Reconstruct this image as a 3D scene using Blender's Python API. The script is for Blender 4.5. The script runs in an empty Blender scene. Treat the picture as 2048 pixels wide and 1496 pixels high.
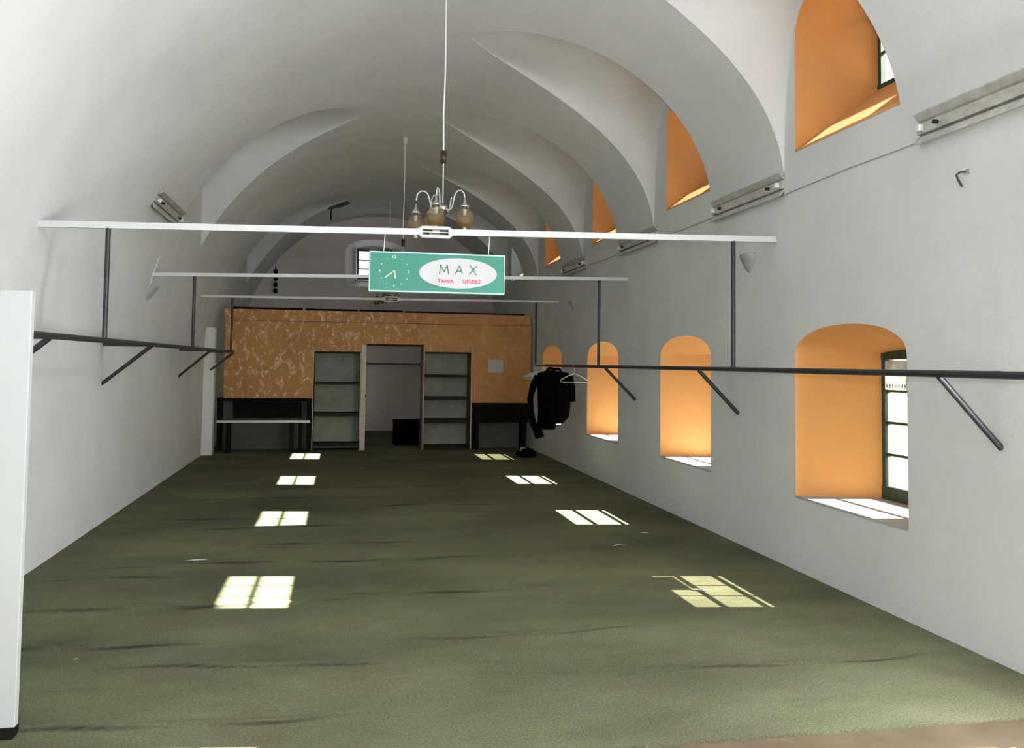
import bpy, bmesh, math, random
from mathutils import Vector, Matrix
random.seed(7)
PI = math.pi
C = bpy.context.scene.collection
S = bpy.context.scene

# ------------------------------------------------------------------ camera
CAMP = Vector((0, 0, 1.7))
yaw, pitch, roll = math.radians(11.06), math.radians(3.0), math.radians(0.7)
F = Vector((math.sin(yaw)*math.cos(pitch), math.cos(yaw)*math.cos(pitch), math.sin(pitch)))
R0 = Vector((math.cos(yaw), -math.sin(yaw), 0)); U0 = R0.cross(F)
R = R0*math.cos(roll)+U0*math.sin(roll); U = U0*math.cos(roll)-R0*math.sin(roll)
cam = bpy.data.cameras.new('camera'); camo = bpy.data.objects.new('camera', cam); C.objects.link(camo)
camo.matrix_world = Matrix(((R.x, U.x, -F.x, CAMP.x), (R.y, U.y, -F.y, CAMP.y), (R.z, U.z, -F.z, CAMP.z), (0, 0, 0, 1)))
cam.sensor_width = 36; cam.lens = 1760/2048*36
cam.shift_x = -(1025.6-1024)/2048; cam.shift_y = -(748-634)/2048
cam.clip_start = .05; cam.clip_end = 200
S.camera = camo

# ------------------------------------------------------------------ light
S.view_settings.view_transform = 'Standard'; S.view_settings.look = 'None'
S.view_settings.gamma = 1; S.view_settings.exposure = 0.0
S.view_settings.use_curve_mapping = False
S.cycles.use_denoising = True
S.cycles.max_bounces = 8; S.cycles.diffuse_bounces = 6; S.cycles.transparent_max_bounces = 16
S.cycles.sample_clamp_indirect = 6; S.cycles.caustics_reflective = False; S.cycles.caustics_refractive = False

world = bpy.data.worlds.new('sky'); S.world = world; world.use_nodes = True
bg = world.node_tree.nodes['Background']; bg.inputs[0].default_value = (.93, .97, 1, 1); bg.inputs[1].default_value = 3.4

SUN_DIR = Vector((-1.155, .16, -1)).normalized()
sl = bpy.data.lights.new('sun', 'SUN'); sl.energy = 105; sl.angle = math.radians(.32); sl.color = (1, .97, .91)
so = bpy.data.objects.new('sun', sl); C.objects.link(so); so.rotation_euler = SUN_DIR.to_track_quat('-Z', 'Y').to_euler()
so.location = (12, 2, 12)

fl = bpy.data.lights.new('flash', 'AREA'); fl.shape = 'DISK'; fl.size = .16; fl.energy = 98; fl.color = (1, .985, .96)
fo = bpy.data.objects.new('flash', fl); C.objects.link(fo); fo.location = (-.12, -.12, 1.93)
fo.rotation_euler = Vector((.09, 1, .10)).to_track_quat('-Z', 'Y').to_euler()

dl = bpy.data.lights.new('entrance_daylight', 'AREA'); dl.shape = 'RECTANGLE'; dl.size = 2.6; dl.size_y = 2.8; dl.energy = 80; dl.color = (.93, .97, 1)  # added fill lamp for the unseen near end, aimed up at the vault
do = bpy.data.objects.new('entrance_daylight', dl); C.objects.link(do); do.location = (1.9, -2.9, 1.9)
do.rotation_euler = Vector((-.38, .75, .75)).to_track_quat('-Z', 'Y').to_euler()

# added area lamps standing in for unseen near-window daylight, brightening left wall and vault
for nm, y, z, sx, sy, en in (('near_window_daylight', 2.9, 1.25, 1.0, 1.1, 205), ('near_window_daylight', -.25, 1.25, 1.0, 1.1, 215),
                             ('near_upper_window_daylight', 2.9, 4.2, 1.0, .7, 75), ('near_upper_window_daylight', -.25, 4.2, 1.0, .7, 95)):
    wl = bpy.data.lights.new(nm, 'AREA'); wl.shape = 'RECTANGLE'; wl.size = sx; wl.size_y = sy; wl.energy = en; wl.color = (.93, .97, 1)
    wo = bpy.data.objects.new(nm, wl); C.objects.link(wo); wo.location = (3.74 if z < 3 else 3.70, y, z)
    wo.rotation_euler = Vector((-1, .22, .12 if z < 3 else -.05)).to_track_quat('-Z', 'Y').to_euler()
# ------------------------------------------------------------------ materials
def new_mat(name):
    m = bpy.data.materials.new(name); m.use_nodes = True
    nt = m.node_tree; b = nt.nodes['Principled BSDF']
    return m, nt, b
def tex(nt, kind, scale, detail=4, rough=.55, coord='Object', vec_scale=None):
    tc = nt.nodes.new('ShaderNodeTexCoord'); t = nt.nodes.new(kind); t.inputs['Scale'].default_value = scale
    src = tc.outputs[coord]
    if vec_scale:
        mp = nt.nodes.new('ShaderNodeMapping'); mp.inputs['Scale'].default_value = vec_scale
        nt.links.new(src, mp.inputs[0]); src = mp.outputs[0]
    nt.links.new(src, t.inputs['Vector'])
    if 'Detail' in t.inputs: t.inputs['Detail'].default_value = detail
    if 'Roughness' in t.inputs: t.inputs['Roughness'].default_value = rough
    return t
def ramp(nt, src, stops):
    r = nt.nodes.new('ShaderNodeValToRGB'); e = r.color_ramp.elements
    while len(e) < len(stops): e.new(.5)
    for i, (p, c) in enumerate(stops):
        e[i].position = p; e[i].color = (c[0], c[1], c[2], 1)
    nt.links.new(src, r.inputs[0]); return r
def mixc(nt, a, b, fac, mode='MIX'):
    m = nt.nodes.new('ShaderNodeMix'); m.data_type = 'RGBA'; m.blend_type = mode
    for k, v in ((6, a), (7, b), (0, fac)):
        if hasattr(v, 'is_linked') or isinstance(v, bpy.types.NodeSocket): nt.links.new(v, m.inputs[k])
        elif k == 0: m.inputs[0].default_value = v
        else: m.inputs[k].default_value = (*v, 1)
    return m.outputs[2]
def bump(nt, b, src, strength, dist=.01):
    n = nt.nodes.new('ShaderNodeBump'); n.inputs['Strength'].default_value = strength; n.inputs['Distance'].default_value = dist
    nt.links.new(src, n.inputs['Height']); nt.links.new(n.outputs[0], b.inputs['Normal'])
def flat(name, col, rough=.6, metal=0, var=.12, scale=9, spec=.5):
    m, nt, b = new_mat(name)
    n = tex(nt, 'ShaderNodeTexNoise', scale)
    lo = tuple(c*(1-var) for c in col); hi = tuple(min(1, c*(1+var)) for c in col)
    r = ramp(nt, n.outputs[0], [(.3, lo), (.7, hi)])
    nt.links.new(r.outputs[0], b.inputs['Base Color'])
    b.inputs['Roughness'].default_value = rough; b.inputs['Metallic'].default_value = metal
    b.inputs['Specular IOR Level'].default_value = spec
    return m
def plaster(name, col, var=.07, dirt_fold_shade=True):
    m, nt, b = new_mat(name)
    n = tex(nt, 'ShaderNodeTexNoise', .9, 7, .6)
    lo = tuple(c*(1-var) for c in col); hi = tuple(min(1, c*(1+var*.6)) for c in col)
    r = ramp(nt, n.outputs[0], [(.32, lo), (.62, hi)]); out = r.outputs[0]
    if dirt_fold_shade:
        n2 = tex(nt, 'ShaderNodeTexNoise', 2.2, 9, .7, vec_scale=(1, 1, .35))
        r2 = ramp(nt, n2.outputs[0], [(.60, (0, 0, 0)), (.76, (.35, .35, .35))])
        out = mixc(nt, out, tuple(c*.72 for c in col), r2.outputs[0])
    nt.links.new(out, b.inputs['Base Color']); b.inputs['Roughness'].default_value = .9
    b.inputs['Specular IOR Level'].default_value = .15
    n3 = tex(nt, 'ShaderNodeTexNoise', 38, 6, .65); bump(nt, b, n3.outputs[0], .22, .012)
    return m
M = {}
M['plaster'] = plaster('white_plaster', (.665, .67, .665))
M['plaster_end'] = plaster('mauve_plaster', (.70, .655, .65))
M['orange'] = plaster('orange_paint', (.70, .345, .120), .05, False)
M['sill'] = plaster('white_sill', (.40, .40, .39), .06)
M['white'] = flat('white_paint', (.74, .75, .73), .5, 0, .04)
M['white_metal'] = flat('white_enamel', (.60, .61, .61), .4, 0, .03)
M['panel'] = flat('white_board', (.42, .43, .425), .45, 0, .02, 3)
M['black_metal'] = flat('dark_steel', (.030, .031, .034), .45, .3, .25, 20)
M['black'] = flat('black_stained_wood', (.010, .009, .008), .75, 0, .3, 14, .06)
M['dark_green'] = flat('dark_green_frame', (.018, .045, .026), .5, 0, .3, 14)
M['cloth'] = flat('black_cloth', (.0022, .0022, .0026), 1, 0, .3, 30, 0)
M['grey_green'] = flat('grey_green_board', (.33, .345, .27), .85, 0, .14, 4, .1)
M['shelf'] = flat('dark_shelf_edge', (.022, .024, .020), .7, 0, .2, 12, .12)
M['wood'] = flat('brown_jamb', (.14, .075, .04), .6, 0, .3, 6)
M['edge_white'] = flat('pale_edge', (.60, .52, .44), .6, 0, .15, 10)
M['grey_panel'] = flat('grey_lower_board', (.11, .108, .095), .85, 0, .12, 5, .1)
M['chrome'] = flat('chrome', (.62, .60, .56), .22, 1, .05)
M['brown'] = flat('dark_brown_plastic', (.035, .022, .016), .4, 0, .1)
M['grey_shade'] = flat('grey_shade', (.36, .36, .35), .6, 0, .06)
M['batten'] = flat('old_batten_enamel', (.46, .45, .41), .5, 0, .2, 12)
M['paper'] = flat('grey_paper', (.50, .47, .46), .9, 0, .05, 30)
M['clear'] = flat('pale_crystal', (.75, .76, .74), .15, 0, .03)
M['green'] = flat('green_acrylic', (.018, .205, .145), .45, 0, .10, 3)
M['oval'] = flat('white_acrylic', (.50, .49, .51), .35, 0, .03)
M['ink_green'] = flat('green_ink', (.03, .20, .07), .5, 0, .1)
M['ink_red'] = flat('red_ink', (.55, .03, .06), .5, 0, .1)
M['cream'] = flat('cream_paint', (.86, .84, .52), .5, 0, .05)
M['mint'] = flat('pale_mint_paint', (.42, .64, .56), .5, 0, .05)
M['ink_dark'] = flat('dark_ink', (.03, .028, .02), .7)
M['boards'] = flat('brown_floorboards', (.105, .078, .045), .6, 0, .2, 5)

def glass_mat(name, tint, trans, frost=0.0):
    m = bpy.data.materials.new(name); m.use_nodes = True; nt = m.node_tree; nt.nodes.clear()
    o = nt.nodes.new('ShaderNodeOutputMaterial'); t = nt.nodes.new('ShaderNodeBsdfTransparent'); g = nt.nodes.new('ShaderNodeBsdfGlossy')
    t.inputs[0].default_value = (*[c*trans for c in tint], 1); g.inputs['Roughness'].default_value = .06
    lw = nt.nodes.new('ShaderNodeLayerWeight'); lw.inputs[0].default_value = .12
    mx = nt.nodes.new('ShaderNodeMixShader'); nt.links.new(lw.outputs['Fresnel'], mx.inputs[0]); nt.links.new(t.outputs[0], mx.inputs[1]); nt.links.new(g.outputs[0], mx.inputs[2])
    last = mx
    if frost:
        d = nt.nodes.new('ShaderNodeBsdfTranslucent'); d.inputs[0].default_value = (.085, .085, .080, 1)
        m2 = nt.nodes.new('ShaderNodeMixShader'); m2.inputs[0].default_value = frost
        nt.links.new(mx.outputs[0], m2.inputs[1]); nt.links.new(d.outputs[0], m2.inputs[2]); last = m2
    nt.links.new(last.outputs[0], o.inputs[0]); return m
M['glass'] = glass_mat('window_glass', (1, 1, 1), .96)
M['glass_dirty'] = glass_mat('dirty_window_glass', (1, .98, .9), .96, .45)

def sheer():
    m, nt, b = new_mat('sunlit_thin_paper'); b.inputs['Base Color'].default_value = (.7, .69, .64, 1); b.inputs['Roughness'].default_value = .9
    t = nt.nodes.new('ShaderNodeBsdfTranslucent'); t.inputs[0].default_value = (.8, .79, .74, 1); mx = nt.nodes.new('ShaderNodeMixShader'); mx.inputs[0].default_value = .6
    n = tex(nt, 'ShaderNodeTexNoise', 14); r = ramp(nt, n.outputs[0], [(.35, (.5, .5, .46)), (.6, (.9, .9, .86))]); nt.links.new(r.outputs[0], t.inputs[0])
    nt.links.new(b.outputs[0], mx.inputs[1]); nt.links.new(t.outputs[0], mx.inputs[2]); nt.links.new(mx.outputs[0], nt.nodes['Material Output'].inputs[0]); return m
M['sheer'] = sheer()
def amber():
    m, nt, b = new_mat('amber_bubble_glass')
    v = tex(nt, 'ShaderNodeTexVoronoi', 26)
    tc = nt.nodes.new('ShaderNodeTexCoord'); sx = nt.nodes.new('ShaderNodeSeparateXYZ'); nt.links.new(tc.outputs['Generated'], sx.inputs[0])
    zr = ramp(nt, sx.outputs[2], [(.25, (.22, .125, .025)), (.85, (.42, .40, .33))])
    r = ramp(nt, v.outputs['Distance'], [(.1, (.45, .33, .14)), (.5, (1, 1, 1))])
    col = mixc(nt, zr.outputs[0], r.outputs[0], .45, 'MULTIPLY')
    nt.links.new(col, b.inputs['Base Color']); b.inputs['Roughness'].default_value = .12
    bump(nt, b, v.outputs['Distance'], .5, .01)
    tr = nt.nodes.new('ShaderNodeBsdfTransparent'); tr.inputs[0].default_value = (.92, .86, .70, 1)
    mx = nt.nodes.new('ShaderNodeMixShader'); 
    fr = ramp(nt, sx.outputs[2], [(.3, (.48, .48, .48)), (.9, (.15, .15, .15))])
    nt.links.new(fr.outputs[0], mx.inputs[0]); nt.links.new(tr.outputs[0], mx.inputs[1]); nt.links.new(b.outputs[0], mx.inputs[2])
    nt.links.new(mx.outputs[0], nt.nodes['Material Output'].inputs[0]); return m
M['amber'] = amber()

def wallpaper():
    m, nt, b = new_mat('orange_flecked_wallpaper')
    n0 = tex(nt, 'ShaderNodeTexNoise', 1.3, 5); base = ramp(nt, n0.outputs[0], [(.3, (.44, .205, .065)), (.7, (.57, .29, .105))])
    na = tex(nt, 'ShaderNodeTexNoise', 9.5, 2, .5, vec_scale=(1, 1, .6)); na.inputs['Distortion'].default_value = .5
    nb = tex(nt, 'ShaderNodeTexNoise', 24, 4, .65)
    ra = ramp(nt, na.outputs[0], [(.52, (0, 0, 0)), (.61, (1, 1, 1))])
    rb = ramp(nt, nb.outputs[0], [(.42, (0, 0, 0)), (.60, (1, 1, 1))])
    # the flecks wear away towards the right-hand end of the wall
    tc = nt.nodes.new('ShaderNodeTexCoord'); sx = nt.nodes.new('ShaderNodeSeparateXYZ'); nt.links.new(tc.outputs['Object'], sx.inputs[0])
    mr = nt.nodes.new('ShaderNodeMapRange'); mr.inputs[1].default_value = .8; mr.inputs[2].default_value = 2.2; mr.inputs[3].default_value = .85; mr.inputs[4].default_value = .16
    nt.links.new(sx.outputs[0], mr.inputs[0])
    f1 = mixc(nt, ra.outputs[0], rb.outputs[0], 1.0, 'MULTIPLY')
    mu = nt.nodes.new('ShaderNodeMath'); mu.operation = 'MULTIPLY'; nt.links.new(f1, mu.inputs[0]); nt.links.new(mr.outputs[0], mu.inputs[1])
    col = mixc(nt, base.outputs[0], (.86, .66, .50), mu.outputs[0])
    nt.links.new(col, b.inputs['Base Color']); b.inputs['Roughness'].default_value = .8; return m
M['wallpaper'] = wallpaper()

def carpet():
    m, nt, b = new_mat('green_carpet')
    n0 = tex(nt, 'ShaderNodeTexNoise', .8, 6, .6, vec_scale=(.55, 1, 1)); c0 = ramp(nt, n0.outputs[0], [(.33, (.072, .080, .045)), (.66, (.156, .160, .092))])
    n1 = tex(nt, 'ShaderNodeTexNoise', 1.6, 5, .6); r1 = ramp(nt, n1.outputs[0], [(.52, (0, 0, 0)), (.72, (.6, .6, .6))])
    col = mixc(nt, c0.outputs[0], (.110, .084, .058), r1.outputs[0])
    n2 = tex(nt, 'ShaderNodeTexNoise', 85, 5, .8); r2 = ramp(nt, n2.outputs[0], [(.32, (.52, .52, .52)), (.5, (.95, .95, .95)), (.70, (1.6, 1.6, 1.5))])
    col = mixc(nt, col, r2.outputs[0], 1.0, 'MULTIPLY')
    n4 = tex(nt, 'ShaderNodeTexNoise', 3.2, 8, .75, vec_scale=(.35, 1.6, 1)); r4 = ramp(nt, n4.outputs[0], [(.30, (.6, .6, .6)), (.44, (1, 1, 1))])
    col = mixc(nt, col, r4.outputs[0], .5, 'MULTIPLY')
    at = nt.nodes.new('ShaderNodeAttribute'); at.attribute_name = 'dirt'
    col = mixc(nt, col, (.010, .010, .007), at.outputs['Fac'])  # paints the shade of the carpet folds into the colour
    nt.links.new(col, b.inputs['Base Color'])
    b.inputs['Roughness'].default_value = .85; b.inputs['Specular IOR Level'].default_value = .2
    n3 = tex(nt, 'ShaderNodeTexNoise', 90, 4, .7); bump(nt, b, n3.outputs[0], .6, .010)
    return m
M['carpet'] = carpet()

# ------------------------------------------------------------------ mesh helpers
class MB:
    def __init__(s): s.v = []; s.f = []; s.mi = []; s.sm = []
    def add(s, verts, faces, mi=0, smooth=False):
        o = len(s.v); s.v += [tuple(p) for p in verts]
        for f in faces: s.f.append([o+i for i in f]); s.mi.append(mi); s.sm.append(smooth)
        return s
    def box(s, x0, x1, y0, y1, z0, z1, mi=0):
        v = [(x, y, z) for x in (x0, x1) for y in (y0, y1) for z in (z0, z1)]
        return s.add(v, [(0, 1, 3, 2), (4, 6, 7, 5), (0, 4, 5, 1), (2, 3, 7, 6), (0, 2, 6, 4), (1, 5, 7, 3)], mi)
    def bar(s, a, b, w, h, up=(0, 0, 1), mi=0):
        a, b = Vector(a), Vector(b); d = (b-a).normalized(); u = Vector(up)
        r = d.cross(u).normalized()*w/2; u = r.cross(d).normalized()*h/2
        v = [p+i*r+j*u for p in (a, b) for i in (-1, 1) for j in (-1, 1)]
        return s.add(v, [(0, 1, 3, 2), (4, 6, 7, 5), (0, 4, 5, 1), (2, 3, 7, 6), (0, 2, 6, 4), (1, 5, 7, 3)], mi)
    def tube(s, pts, r, n=10, mi=0, cap=True):
        pts = [Vector(p) for p in pts]; rs = r if isinstance(r, (list, tuple)) else [r]*len(pts)
        v = []; ref = None
        for i, p in enumerate(pts):
            d = (pts[min(i+1, len(pts)-1)]-pts[max(i-1, 0)]).normalized()
            if ref is None: ref = Vector((0, 0, 1)) if abs(d.z) < .9 else Vector((1, 0, 0))
            a = d.cross(ref).normalized(); b = a.cross(d).normalized(); ref = b
            v += [p+rs[i]*(a*math.cos(2*PI*k/n)+b*math.sin(2*PI*k/n)) for k in range(n)]
        f = [(i*n+k, i*n+(k+1) % n, (i+1)*n+(k+1) % n, (i+1)*n+k) for i in range(len(pts)-1) for k in range(n)]
        s.add(v, f, mi, True)
        if cap:
            s.add(v[:n], [tuple(range(n))], mi); s.add(v[-n:], [tuple(range(n))[::-1]], mi)
        return s
    def lathe(s, prof, c=(0, 0, 0), n=20, mi=0, sx=1, sy=1):
        v = [(c[0]+r*sx*math.cos(2*PI*k/n), c[1]+r*sy*math.sin(2*PI*k/n), c[2]+z) for r, z in prof for k in range(n)]
        f = [(i*n+k, i*n+(k+1) % n, (i+1)*n+(k+1) % n, (i+1)*n+k) for i in range(len(prof)-1) for k in range(n)]
        return s.add(v, f, mi, True)
    def loft(s, rings, mi=0, caps=True):
        n = len(rings[0]); v = [p for r in rings for p in r]
        f = [(i*n+k, i*n+(k+1) % n, (i+1)*n+(k+1) % n, (i+1)*n+k) for i in range(len(rings)-1) for k in range(n)]
        s.add(v, f, mi, True)
        if caps: s.add(rings[0], [tuple(range(n))[::-1]], mi, True); s.add(rings[-1], [tuple(range(n))], mi, True)
        return s
    def prism(s, poly, y0, y1, mi=0):           # polygon in (x, z), extruded along y
        n = len(poly); v = [(x, y0, z) for x, z in poly]+[(x, y1, z) for x, z in poly]
        return s.add(v, [tuple(range(n)), tuple(range(2*n-1, n-1, -1))]+[(k, k+n, (k+1) % n+n, (k+1) % n) for k in range(n)], mi)
    def build(s, name, mats, parent=None, weld=0, sharp=None, bevel=0, off=None):
        if not isinstance(mats, (list, tuple)): mats = [mats]
        if off is None:
            off = Vector((0, 0, 0)); p = parent
            while p is not None: off += p.location; p = p.parent
        me = bpy.data.meshes.new(name)
        me.from_pydata([(x-off.x, y-off.y, z-off.z) for x, y, z in s.v], [], s.f)
        for m in mats: me.materials.append(m)
        for i, p in enumerate(me.polygons): p.material_index = s.mi[i]; p.use_smooth = s.sm[i]
        bm = bmesh.new(); bm.from_mesh(me)
        if weld: bmesh.ops.remove_doubles(bm, verts=bm.verts, dist=weld)
        bmesh.ops.recalc_face_normals(bm, faces=bm.faces); bm.to_mesh(me); bm.free()
        if sharp: me.set_sharp_from_angle(angle=math.radians(sharp))
        me.update()
        o = bpy.data.objects.new(name, me); C.objects.link(o); o.parent = parent
        if bevel:
            b = o.modifiers.new('bevel', 'BEVEL'); b.width = bevel; b.segments = 2; b.limit_method = 'ANGLE'
        return o
def tag(o, label, cat, group=None, kind=None):
    o['label'] = label; o['category'] = cat
    if group: o['group'] = group
    if kind: o['kind'] = kind
    return o
def thing(name, label, cat, loc, group=None, kind=None):
    o = bpy.data.objects.new(name, None); o.empty_display_size = .1; C.objects.link(o); o.location = loc
    return tag(o, label, cat, group, kind)
def dup(root, loc, label, rotz=None):
    r = root.copy(); C.objects.link(r); r.location = loc; r['label'] = label
    if rotz is not None: r.rotation_euler.z = rotz
    for ch in list(root.children):
        c = ch.copy(); C.objects.link(c); c.parent = r
        for g in list(ch.children):
            d = g.copy(); C.objects.link(d); d.parent = c
    return r
def lerp(a, b, t): return a+(b-a)*t

# ------------------------------------------------------------------ the hall: dimensions
XL, XR, Y0, Y1 = -2.38, 3.78, -3.2, 22.0
XC, H = .9, 5.30
XO = 4.60                       # outer face of the right wall
XG = 4.42                       # window plane
def barrel(X):
    if X >= XC: u = min(1, (X-XC)/(XR-XC)); return 3.27+2.03*math.sqrt(max(0, 1-u*u))
    u = min(1, (XC-X)/(XC-XL)); return 1.8+3.5*math.sqrt(max(0, 1-u*u))
BAYS = {k: (6.20+3.215*k, .83+.035*max(0, k)) for k in range(-3, 5)}
LOW = {-1: (2.18, 3.66), 0: (5.36, 6.86), 1: (8.59, 10.05), 2: (11.69, 13.24), 3: (14.87, 16.33)}
UPP = {-1: (2.26, 3.70), 0: (5.40, 6.84), 1: (8.48, 9.87), 2: (11.58, 12.99), 3: (14.78, 16.19), 4: (18.15, 19.56)}
ZS, ZP, ZA = .62, 1.79, 2.03     # lower sill, spring, crown
US, UP, UA = 3.55, 4.52, 4.93    # upper sill, spring, crown
def arch(y, o, zp, za, p=2.2):
    t = abs((y-(o[0]+o[1])/2)/((o[1]-o[0])/2)); return zp+(za-zp)*max(0, 1-t**p)**(1/p)

# floor ------------------------------------------------------------
def floor():
    rid = [(4.42, -2.3, .2, .016, .03, 0), (4.75, 1.5, 3.6, .008, .03, .06), (5.22, -1.3, .3, .011, .05, -.10), (5.65, -2.3, -.6, .014, .03, .02),
           (5.55, .4, 2.2, .006, .04, .04), (6.46, -2.3, .1, .020, .025, .02), (6.62, .0, 1.4, .010, .03, -.03), (7.35, -2.2, -1.2, .012, .03, .05), (7.75, -1.9, 1.4, .013, .03, -.04),
           (8.5, -1.0, .8, .009, .04, .06), (9.35, -1.6, .6, .014, .04, -.03), (9.9, -2.2, .3, .013, .04, .05), (10.6, .2, 2.0, .010, .05, .05), (11.3, -1.8, 1.0, .012, .06, -.04), (12.2, -1.2, 1.8, .010, .06, 0)]
    ys = []; y = 3.84
    while y < 12.6: ys.append(y); y += .011 if y < 8 else .018
    while y < Y1: ys.append(y); y += .25
    ys.append(Y1)
    n = 64; xs = [lerp(XL-.02, XR+.02, i/n) for i in range(n+1)]
    v = []; dirt_fold_shade = []
    for yy in ys:
        for x in xs:
            z = 0; dd = 0
            for (c, a, b, h, w, sl) in rid:
                if a < x < b and abs(yy-c) < .5:
                    t = (x-a)/(b-a); cc = c+sl*(t-.5)+.035*math.sin(x*3.1+c*7)+.012*math.sin(x*9+c*3)
                    d = (yy-cc)/w
                    if abs(d) < 4: 
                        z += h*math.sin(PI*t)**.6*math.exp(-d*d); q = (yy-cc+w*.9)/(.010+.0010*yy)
                        dd = max(dd, min(1, h/.009)*math.sin(PI*t)**.4*math.exp(-q*q)*(.62+.38*math.sin(x*7+c*5)))  # mask for the painted shade line beside each fold
            v.append((x, yy, z)); dirt_fold_shade.append(dd)
    m = n+1
    f = [(i*m+k, i*m+k+1, (i+1)*m+k+1, (i+1)*m+k) for i in range(len(ys)-1) for k in range(n)]
    mb = MB().add(v, f, 0, True)
    mb.add([(XL-.02, 3.84, 0), (XR+.02, 3.84, 0), (XR+.02, 3.84, -.012), (XL-.02, 3.84, -.012)], [(0, 1, 2, 3)], 0)
    mb.box(XL-.02, XR+.02, Y0, Y1, -.10, -.012, 1)
    o = mb.build('floor', [M['carpet'], M['boards']])
    at = o.data.attributes.new('dirt', 'FLOAT', 'POINT'); at.data.foreach_set('value', dirt_fold_shade+[0]*(len(o.data.vertices)-len(dirt_fold_shade)))
    tag(o, 'creased dark green carpet covering the hall floor', 'floor', kind='structure')
floor()

# vault ------------------------------------------------------------
def vault():
    mb = MB()
    def side(sgn, bays, Xa, Xw, z_head):
        # rows from the crown towards the wall
        N = 40
        a = (XR-XC) if sgn > 0 else (XC-XL)
        rows = [XC+sgn*a*math.sin(PI/2*i/N) for i in range(N+1)]
        rows = sorted(set([round(x, 5) for x in rows]+[round(Xa, 5), round(Xw, 5)]), key=lambda x: sgn*x)
        main = [x for x in rows if sgn*x <= sgn*Xw+1e-6]; rest = [x for x in rows if sgn*x >= sgn*Xw-1e-6]
        ks = sorted(bays)
        def e(k, X, far=0):
            s = sgn*(X-Xa)/abs(Xw-Xa)
            if s <= 0: return 0
            b = {0: .14, 1: .14, 2: .42, 3: .25}.get(k, .1) if far and sgn > 0 else 0
            return (bays[k][1]+b*math.sin(PI*min(1, s))**.8)*max(0, 1-(1-min(1, s))**2.6)**.75
        # bands
        edges = [None]+ks+[None]
        for j in range(len(edges)-1):
            ka, kb = edges[j], edges[j+1]; n = 8; v = []
            for X in main:
                ya = Y0 if ka is None else bays[ka][0]+e(ka, X, 1); yb = Y1 if kb is None else bays[kb][0]-e(kb, X)
                v += [(X, lerp(ya, yb, t/n), barrel(X)) for t in range(n+1)]
            m = n+1
            mb.add(v, [(i*m+k, i*m+k+1, (i+1)*m+k+1, (i+1)*m+k) for i in range(len(main)-1) for k in range(n)], 0, True)
        if len(rest) > 1:
            n = 12; v = [(X, lerp(Y0, Y1, t/n), barrel(X)) for X in rest for t in range(n+1)]; m = n+1
            mb.add(v, [(i*m+k, i*m+k+1, (i+1)*m+k+1, (i+1)*m+k) for i in range(len(rest)-1) for k in range(n)], 0, True)
        # lunettes
        for k in ks:
            rr = [x for x in main if sgn*x >= sgn*Xa-1e-6]; n = 28; v = []
            for X in rr:
                s = sgn*(X-Xa)/abs(Xw-Xa); zb = barrel(X); zc = max(zb+.01, lerp(barrel(Xa), z_head, s))
                for t in range(n+1):
                    w = -math.cos(PI*t/n); yy = bays[k][0]+e(k, X, w > 0)*w
                    v.append((X, yy, zb+(zc-zb)*max(0, 1-abs(w)**2.4)**(1/2.4)))
            m = n+1
            mb.add(v, [(i*m+q, i*m+q+1, (i+1)*m+q+1, (i+1)*m+q) for i in range(len(rr)-1) for q in range(n)], 0, True)
            if sgn < 0:      # blind back wall of a left-hand lunette
                last = v[-m:]; mb.add(last, [tuple(range(m))], 0)
    side(1, BAYS, 1.33, XR, 5.08)
    side(-1, {2: (12.52, .98), 4: (18.95, .98)}, .30, -2.04, 5.02)
    # flat roof slab above the vault
    mb.box(XL-.5, XO, Y0-.3, Y1+.6, 5.62, 5.8)
    o = mb.build('ceiling', M['plaster'], weld=.0004, sharp=24)
    tag(o, 'whitewashed barrel vault cut by arched lunettes', 'ceiling', kind='structure')
vault()

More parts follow.
